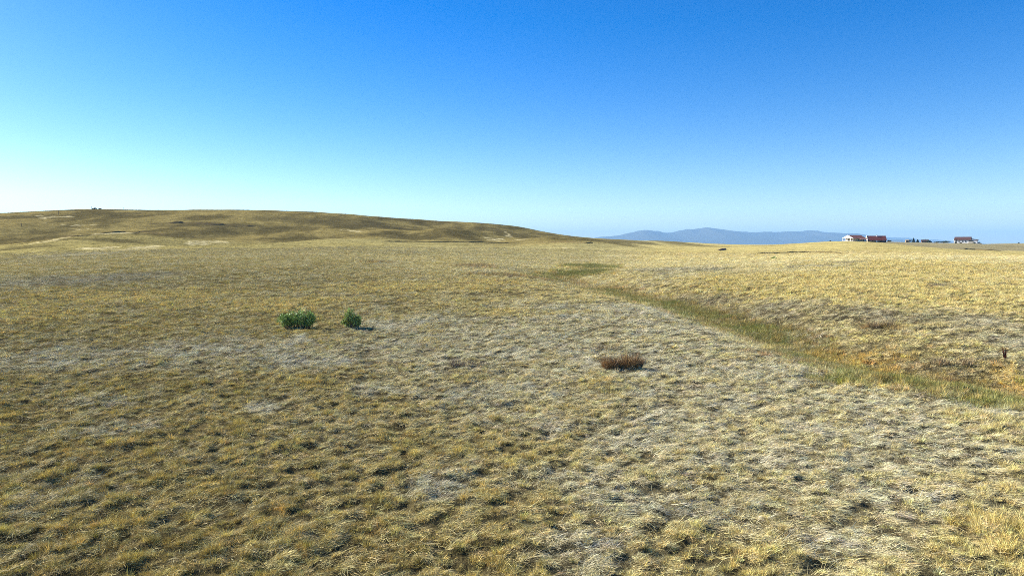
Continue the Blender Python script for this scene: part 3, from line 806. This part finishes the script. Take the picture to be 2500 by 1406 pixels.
def twig_clump(name, label, px, py, lobes, n, mat, seed, group=None, cat='shrub', width=.011, elev=(55, 90)):
    g = np.random.default_rng(seed)
    x, y = at(px, py)
    root = empty(name, (x, y, gz(x, y)))
    V_, F_, va, wa = [], [], [], []
    tot = sum(l[2] for l in lobes)
    for (dx, dy, hw, hh) in lobes:
        a_, b_, c_, d_ = blades(int(n * hw / tot), hw * .72, (hh * .45, hh * 1.1), elev, out_az, width, (-.3, .5), seed + int(100 * abs(dx)), segs=3)
        k0 = len(V_)
        V_ += [(v[0] + dx, v[1] * .8 + dy, v[2]) for v in a_]; F_ += [tuple(q + k0 for q in f) for f in b_]; va += c_; wa += d_
    mesh_obj('twigs', V_, F_, mat, root, attrs=dict(vary=va, warm=wa))
    for (dx, dy, hw, hh) in lobes:
        st = MB()
        for b in range(9):
            th = g.random() * 6.28; q = hw * .6 * g.random()
            st.tube((dx + q * .5 * math.cos(th), dy + q * .5 * math.sin(th), -.05), (dx + q * math.cos(th), dy + q * math.sin(th), hh * g.uniform(.5, .8)), .012, .004, 4)
        st.build('stem', TWIG, root)
    return tag(root, label, cat, group)
twig_clump('dry_bush', 'dense rusty brown dry bush alone on the pale straw', 1522, 904, [(-.48, 0, .33, .62), (-.16, .1, .28, .48), (.26, 0, .38, .74), (.52, .1, .22, .55)], 2000, RUST_TWIG, 21)
twig_clump('dry_bush', 'small thin brown bush behind the dense rusty one', 1474, 855, [(-.15, 0, .4, .36), (.4, .1, .35, .36), (-.8, .1, .4, .25)], 420, TAN_TWIG, 22)
twig_clump('dry_bush', 'sparse low greyish bush left of the rusty one', 1140, 897, [(-.45, 0, .3, .36), (0, 0, .35, .25), (.5, .1, .4, .2)], 300, GREY_TWIG, 23)
twig_clump('dry_bush', 'brown bush on the far bank of the green wash', 2148, 800, [(-.3, 0, .5, .4), (.4, 0, .4, .5)], 500, TAN_TWIG, 24)
twig_clump('dry_bush', 'dark small bush on the golden slope right of the wash', 2285, 700, [(-.3, 0, .5, .35), (.4, 0, .4, .3)], 300, GREY_TWIG, 25)
twig_clump('dry_bush', 'low brown scrub at the right end of the wash', 2352, 893, [(-.8, .2, .5, .4), (0, 0, .5, .45), (.6, .1, .4, .35)], 600, TAN_TWIG, 26)
twig_clump('dry_bush', 'dark low bush in the wash beyond the long green strip', 1226, 690, [(-.4, 0, .4, .35), (.2, 0, .4, .4)], 260, RUST_TWIG, 28)
twig_clump('dry_bush', 'dark little bush beside the head of the green strip', 1527, 686, [(-.4, 0, .5, .4), (.4, 0, .4, .3)], 260, RUST_TWIG, 29)
twig_clump('dock_stalk', 'single dark red weed stalk at the right edge of the wash', 2452, 880, [(0, 0, .05, .66), (.03, 0, .04, .4)], 60, noisy('dock_seed', (.10, .02, .012), (.16, .04, .02), scale=30), 27, cat='weed', width=.02, elev=(78, 90))

# ------------------------------------------------------------------ houses on the far rise
WHITE = noisy('white_paint', (.80, .78, .74), (.72, .70, .66), scale=1.5, rough=.7)
CREAM = noisy('cream_wall', (.62, .55, .42), (.52, .46, .35), scale=1.5)
TAN = noisy('tan_wall', (.42, .32, .2), (.34, .26, .16), scale=1.5)
REDROOF = noisy('orange_red_roof', (.33, .11, .06), (.40, .155, .085), scale=2.5, rough=.7)
PINKROOF = noisy('faded_red_roof', (.38, .2, .16), (.32, .15, .12), scale=2.5, rough=.7)
DARKROOF = noisy('dark_red_roof', (.11, .026, .02), (.15, .04, .03), scale=3, rough=.75)
BROWNROOF = noisy('brown_roof', (.12, .06, .05), (.09, .048, .042), scale=3, rough=.75)
GLASS = noisy('dark_window', (.02, .025, .03), (.03, .035, .04), scale=2, rough=.12, spec=.6)
SHADE = noisy('dark_timber', (.05, .03, .02), (.08, .05, .035), scale=3)
def gable_roof(mb_l, Lx0, Lx1, hw, z_e, z_r, over=.35, th=.14):
    """two slabs over a ridge along x"""
    k = (z_r - z_e) / hw
    ze = z_e - k * over
    mb_l.slab([(Lx0, -hw - over, ze), (Lx1, -hw - over, ze), (Lx1, 0, z_r), (Lx0, 0, z_r)], th)
    mb_l.slab([(Lx1, hw + over, ze), (Lx0, hw + over, ze), (Lx0, 0, z_r), (Lx1, 0, z_r)], th)
    return mb_l
def windows(root, specs, frame=WHITE):
    """(x0, x1, z0, z1, y_face, sign) panes on a wall facing -y or +y, each with a frame"""
    for (x0, x1, z0, z1, yf) in specs:
        w = MB().box(x0, x1, yf - .06, yf + .02, z0, z1).build('window', GLASS, root)
        f = MB()
        f.box(x0 - .09, x0, yf - .09, yf + .02, z0 - .09, z1 + .09); f.box(x1, x1 + .09, yf - .09, yf + .02, z0 - .09, z1 + .09)
        f.box(x0, x1, yf - .09, yf + .02, z1, z1 + .09); f.box(x0, x1, yf - .1, yf + .02, z0 - .09, z0)
        f.build('frame', frame, w)
def house_at(name, px, Y, rz, dz=0.0):
    x = (px - 1250) / FPX * Y
    return empty(name, (x, Y, gz(x, Y) + dz), rz)

# --- porch house (white gable, orange red roof)
h1 = house_at('ranch_house', 2086, 528, R_(20), -.25)
MB().prism([(-4.2, 0), (4.2, 0), (4.2, 2.7), (0, 4.5), (-4.2, 2.7)], -4.6, 5.0).build('wall', CREAM, h1)
gable_roof(MB(), -7.6, 5.4, 4.9, 2.75, 5.05, over=.4).build('roof', REDROOF, h1)
MB().prism([(-5.1, 2.62), (5.1, 2.62), (0, 4.98)], -7.55, -7.3).build('gable', WHITE, h1)
gb = MB()
gb.slab([(-7.75, -5.3, 2.45), (-7.6, -5.3, 2.45), (-7.6, 0, 4.9), (-7.75, 0, 4.9)], .3)
gb.slab([(-7.6, 5.3, 2.45), (-7.75, 5.3, 2.45), (-7.75, 0, 4.9), (-7.6, 0, 4.9)], .3)
gb.build('bargeboard', WHITE, h1)
for yy in (-4.9, -2.5, 0, 2.5, 4.9):
    MB().box(-7.45, -7.2, yy - .13, yy + .13, 0, 2.6).build('porch_post', WHITE, h1)
MB().box(-7.5, -4.6, -5.0, 5.0, -.4, .12).build('porch_floor', TAN, h1)
rail = MB().box(-7.42, -7.34, -5, 5, .95, 1.05); [rail.box(-7.42, -7.34, yy, yy + .05, .1, .95) for yy in np.arange(-4.8, 4.9, .35)]
rail.build('porch_rail', WHITE, h1)
MB().box(-4.68, -4.58, -.5, .5, .12, 2.2).build('door', SHADE, h1)
for yy in (-2.8, 2.3):
    MB().box(-4.68, -4.58, yy - .6, yy + .6, 1.0, 2.1).build('window', GLASS, h1)
MB().slab([(-2.6, -8.0, 2.0), (5.0, -8.0, 2.0), (5.0, -4.6, 2.75), (-2.6, -4.6, 2.75)], .12).build('lean_to_roof', PINKROOF, h1)
for xx in (-2.4, .1, 2.5, 4.8):
    MB().box(xx - .12, xx + .12, -7.9, -7.66, 0, 2.0).build('carport_post', SHADE, h1)
windows(h1, [(-2.2, -.8, .9, 2.0, -4.2), (1.0, 2.4, .9, 2.0, -4.2), (3.2, 4.2, .1, 2.1, -4.2)])
MB().box(5.0, 6.8, -3.4, 0, 0, 2.1).build('annex', WHITE, h1)
tag(h1, 'ranch house with white porch gable and orange red roof on the rise', 'house')

# --- dark red roofed house with white chimney
h2 = house_at('farmhouse', 2136, 575, R_(-17), -.15)
MB().prism([(-4.4, 0), (4.4, 0), (4.4, 2.3), (0, 5.3), (-4.4, 2.3)], -6.6, 6.9).build('wall', SHADE, h2)
gable_roof(MB(), -7.0, 7.3, 4.4, 2.3, 5.4, over=.7, th=.16).build('roof', DARKROOF, h2)
bb = MB()
bb.slab([(-7.25, -5.2, 1.7), (-7.02, -5.2, 1.7), (-7.02, 0, 5.35), (-7.25, 0, 5.35)], .5)
bb.slab([(-7.02, 5.2, 1.7), (-7.25, 5.2, 1.7), (-7.25, 0, 5.35), (-7.02, 0, 5.35)], .5)
bb.build('bargeboard', WHITE, h2)
MB().prism([(-4.3, .2), (4.3, .2), (4.3, 2.25), (0, 5.1), (-4.3, 2.25)], -6.75, -6.62).build('gable', CREAM, h2)
ch = MB().box(.2, 1.0, -1.2, -.4, 3.9, 6.0).build('chimney', WHITE, h2)
MB().box(.12, 1.08, -1.28, -.32, 6.0, 6.15).build('chimney_cap', SHADE, ch)
windows(h2, [(-5.2, -4.0, .9, 1.8, -4.4), (-2.4, -1.2, .9, 1.8, -4.4), (1.2, 2.4, .9, 1.8, -4.4), (4.4, 5.6, .9, 1.8, -4.4)])
MB().box(-.6, .4, -4.5, -4.38, 0, 2.0).build('door', WHITE, h2)
tag(h2, 'farmhouse with long dark red roof and white chimney', 'house')

# --- white house with brown roof
h3 = house_at('white_house', 2352, 552, R_(-39), -.2)
MB().prism([(-4.0, 0), (4.0, 0), (4.0, 2.9), (0, 5.0), (-4.0, 2.9)], -6.6, 4.4).build('wall', WHITE, h3)
gable_roof(MB(), -6.75, 4.7, 4.0, 2.9, 5.2, over=.35, th=.16).build('roof', BROWNROOF, h3)
MB().prism([(-4.0, 0), (3.4, 0), (3.4, 2.45), (-4.0, 2.75)], 4.4, 9.0).build('wing', WHITE, h3)
MB().slab([(4.7, -4.4, 2.95), (9.6, -4.4, 2.7), (9.6, 3.8, 2.9), (4.7, 3.8, 3.7)], .14).build('wing_roof', BROWNROOF, h3)
windows(h3, [(-3.6, -2.9, 1.2, 2.1, -4.0), (-1.3, -.6, 1.2, 2.1, -4.0), (.8, 1.5, 1.2, 2.1, -4.0)], frame=CREAM)
MB().box(3.2, 6.4, -4.12, -3.96, 1.55, 2.35).build('garage_opening', GLASS, h3)
MB().box(3.1, 6.5, -4.3, -4.02, .3, 1.5).build('garage_panel', CREAM, h3)
MB().box(-6.72, -6.58, -2.6, -1.0, .6, 2.5).build('window', GLASS, h3)
MB().box(-7.8, -6.6, -3.2, 3.2, -.1, .12).build('step', CREAM, h3)
MB().slab([(-7.5, -3.4, 2.6), (-6.65, -3.4, 2.6), (-6.65, 3.4, 2.95), (-7.5, 3.4, 2.95)], .1).build('porch_roof', WHITE, h3)
for yy in (-3.2, 3.2):
    MB().box(-7.45, -7.3, yy - .1, yy + .1, .1, 2.6).build('porch_post', WHITE, h3)
tag(h3, 'white house with dark brown roof and three small windows', 'house')

# --- small far house among trees
h4 = house_at('distant_house', 2256, 760, R_(-24), 0)
MB().prism([(-3, 0), (3, 0), (3, 1.9), (0, 3.1), (-3, 1.9)], -3.2, 3.2).build('wall', noisy('brick_wall', (.10, .05, .035), (.14, .07, .05), scale=3), h4)
gable_roof(MB(), -3.6, 3.6, 3.0, 2.0, 3.4, over=.5).build('roof', SHADE, h4)
windows(h4, [(-2.2, -1.0, .8, 1.6, -3.0), (.8, 2.0, .8, 1.6, -3.0)])
MB().box(.2, .5, -.2, .1, 2.9, 4.2).build('chimney', SHADE, h4)
tag(h4, 'small brown distant house between dark trees', 'house')
h5 = house_at('storage_shed', 2212, 720, R_(-20), 0)
MB().prism([(-1.6, 0), (1.6, 0), (1.6, 1.8), (0, 2.4), (-1.6, 1.8)], -1.5, 1.5).build('wall', TAN, h5)
gable_roof(MB(), -1.7, 1.7, 1.6, 1.85, 2.5, over=.2).build('roof', TAN, h5)
MB().box(-.5, .5, -1.7, -1.58, 0, 1.6).build('door', SHADE, h5)
tag(h5, 'tiny pale shed left of the distant trees', 'shed')

# ------------------------------------------------------------------ trees and bushes round the houses
TREE_LEAF = blade_mat('dark_tree_leaf', transl=.1, instanced=False, base=(.035, .055, .03), warm=(.8, .9, 1.0), var=.8)
BARK = noisy('tree_bark', (.08, .06, .045), (.13, .10, .08), scale=6)
def far_tree(name, label, px, Y, w, h, seed, conifer=False, cat='tree', dz=-.1, leaf=None, n=1500, group='trees and bushes round the far houses'):
    g = np.random.default_rng(seed)
    x = (px - 1250) / FPX * Y
    root = empty(name, (x, Y, gz(x, Y) + dz))
    t = MB().tube((0, 0, -.2), (0, 0, h * (.9 if conifer else .55)), .035 * h, .01 * h, 6)
    for b in range(6):
        th = b * 1.05 + g.random(); zb = h * g.uniform(.2, .6)
        t.tube((0, 0, zb), (.3 * w * math.cos(th), .3 * w * math.sin(th), zb + .2 * h), .014 * h, .005 * h, 4)
    t.build('trunk', BARK, root)
    V_, F_, va, wa = [], [], [], []
    lob = [(g.normal(0, .22 * w), g.normal(0, .22 * w), g.uniform(.3, .78) * h, g.uniform(.16, .3) * w) for _ in range(9)]
    for l in range(n):
        if conifer:
            u = g.random() ** .8; rr_ = .5 * w * (1 - u) * (0.55 + .45 * g.random()) * (0.8 + .3 * math.sin(u * 28)); th = g.random() * 6.283
            c0 = np.array([rr_ * math.cos(th), rr_ * math.sin(th), h * (.06 + .94 * u)])
        else:
            lx, ly, lz, lr_ = lob[l % 9]; d = g.normal(0, 1, 3); d /= np.linalg.norm(d)
            c0 = np.array([lx, ly, lz]) + d * lr_ * (.6 + .5 * g.random()) * np.array([1, 1, min(1, h / w * .8)])
            c0[2] = max(c0[2], .06 * h)
        d = g.normal(0, 1, 3); d /= np.linalg.norm(d); s_ = np.cross(d, g.normal(0, 1, 3)); s_ /= np.linalg.norm(s_)
        ln = g.uniform(.16, .34) * (0.5 + .16 * h)
        k0 = len(V_)
        V_ += [tuple(c0 - d * ln), tuple(c0 + s_ * ln * .6), tuple(c0 + d * ln), tuple(c0 - s_ * ln * .6)]
        F_.append((k0, k0 + 1, k0 + 2, k0 + 3)); va += [g.random()] * 4; wa += [g.random()] * 4
    mesh_obj('crown', V_, F_, leaf or TREE_LEAF, root, attrs=dict(vary=va, warm=wa))
    return tag(root, label, cat, group)
far_tree('round_tree', 'dark round tree just right of the pale shed', 2219, 735, 4.6, 2.8, 51)
far_tree('conifer_tree', 'tallest pointed dark tree beside the distant house', 2228, 740, 4.2, 4.8, 52, conifer=True)
far_tree('conifer_tree', 'second pointed dark tree closer to the distant house', 2238, 745, 4.0, 3.6, 53, conifer=True)
far_tree('round_tree', 'round dark tree just right of the distant house', 2267, 745, 4.6, 2.9, 54)
far_tree('bush', 'low dark bush halfway between distant house and white house', 2283, 700, 6.2, 1.6, 55, cat='bush')
far_tree('wide_tree', 'wide flat dark tree left of the white house', 2303, 640, 8.0, 2.4, 56, n=1300)
far_tree('conifer_tree', 'narrow dark tree against the left end of the white house', 2331.5, 541, 1.1, 3.4, 57, conifer=True)
far_tree('bush', 'dark bush at the right end of the white house', 2384, 550, 2.8, 1.5, 58, cat='bush')
far_tree('bush', 'tiny bush furthest right of the white house', 2392, 560, 1.4, .8, 59, cat='bush', n=300)
far_tree('bush', 'small green bush under the windows of the white house', 2344, 546, 1.6, .7, 60, cat='bush', n=400)
far_tree('bush', 'low bush under the garage end of the white house', 2374, 545, 2.2, .9, 61, cat='bush', n=400)
far_tree('bush', 'dark bush between the two red roofed houses', 2111, 540, 3.0, 1.3, 62, cat='bush')
far_tree('bush', 'bush before the middle of the dark red roofed house', 2133, 560, 2.4, 1.3, 63, cat='bush')
far_tree('bush', 'bush before the right end of the dark red roofed house', 2148, 562, 2.8, 1.2, 64, cat='bush')
far_tree('umbrella_tree', 'lone small dark tree right of the dark red roofed house', 2168, 690, 3.4, 2.0, 65)
far_tree('bush', 'tiny dark bush on the crest left of the ranch house', 2025, 520, 1.0, 1.1, 66, cat='bush', n=300)
far_tree('bush', 'larger dark bush on the crest of the left hill', 236, 560, 3.6, 1.4, 67, cat='bush', group='bushes on the left hill crest')
far_tree('bush', 'smaller dark bush right of it on the left hill crest', 249, 562, 2.6, 1.2, 68, cat='bush', group='bushes on the left hill crest')
far_tree('bush', 'dark bush on the small hill at the right edge', 2484, 880, 3.0, 1.4, 69, cat='bush', n=300)
far_tree('bush', 'small yellow green bush alone on the golden slope', 1889, 130, .9, .4, 70, cat='bush', n=300, dz=0, leaf=LEAF_G2)

# ------------------------------------------------------------------ posts on the left hill
POST = noisy('weathered_wood', (.12, .09, .06), (.2, .16, .12), scale=8)
def fence_post(label, px, Y, h):
    x = (px - 1250) / FPX * Y
    root = empty('fence_post', (x, Y, gz(x, Y)))
    MB().tube((0, 0, -.3), (.03, 0, h), .11, .09, 8).build('post', POST, root)
    MB().tube((.03, 0, h), (.03, 0, h + .06), .1, .03, 8).build('post_cap', POST, root)
    MB().box(-.16, .2, -.13, -.1, h * .72, h * .78).build('wire_clip', SHADE, root)
    tag(root, label, 'post', 'posts on the left hill')
fence_post('thin post on the hill crest beside the larger bush', 229, 556, 2.3)
fence_post('post below the crest left of the bushes', 148, 480, 2.9)
fence_post('short post lower on the far left slope', 57, 400, 1.9)
fence_post('post on the crest right of the bushes', 307, 565, 1.7)
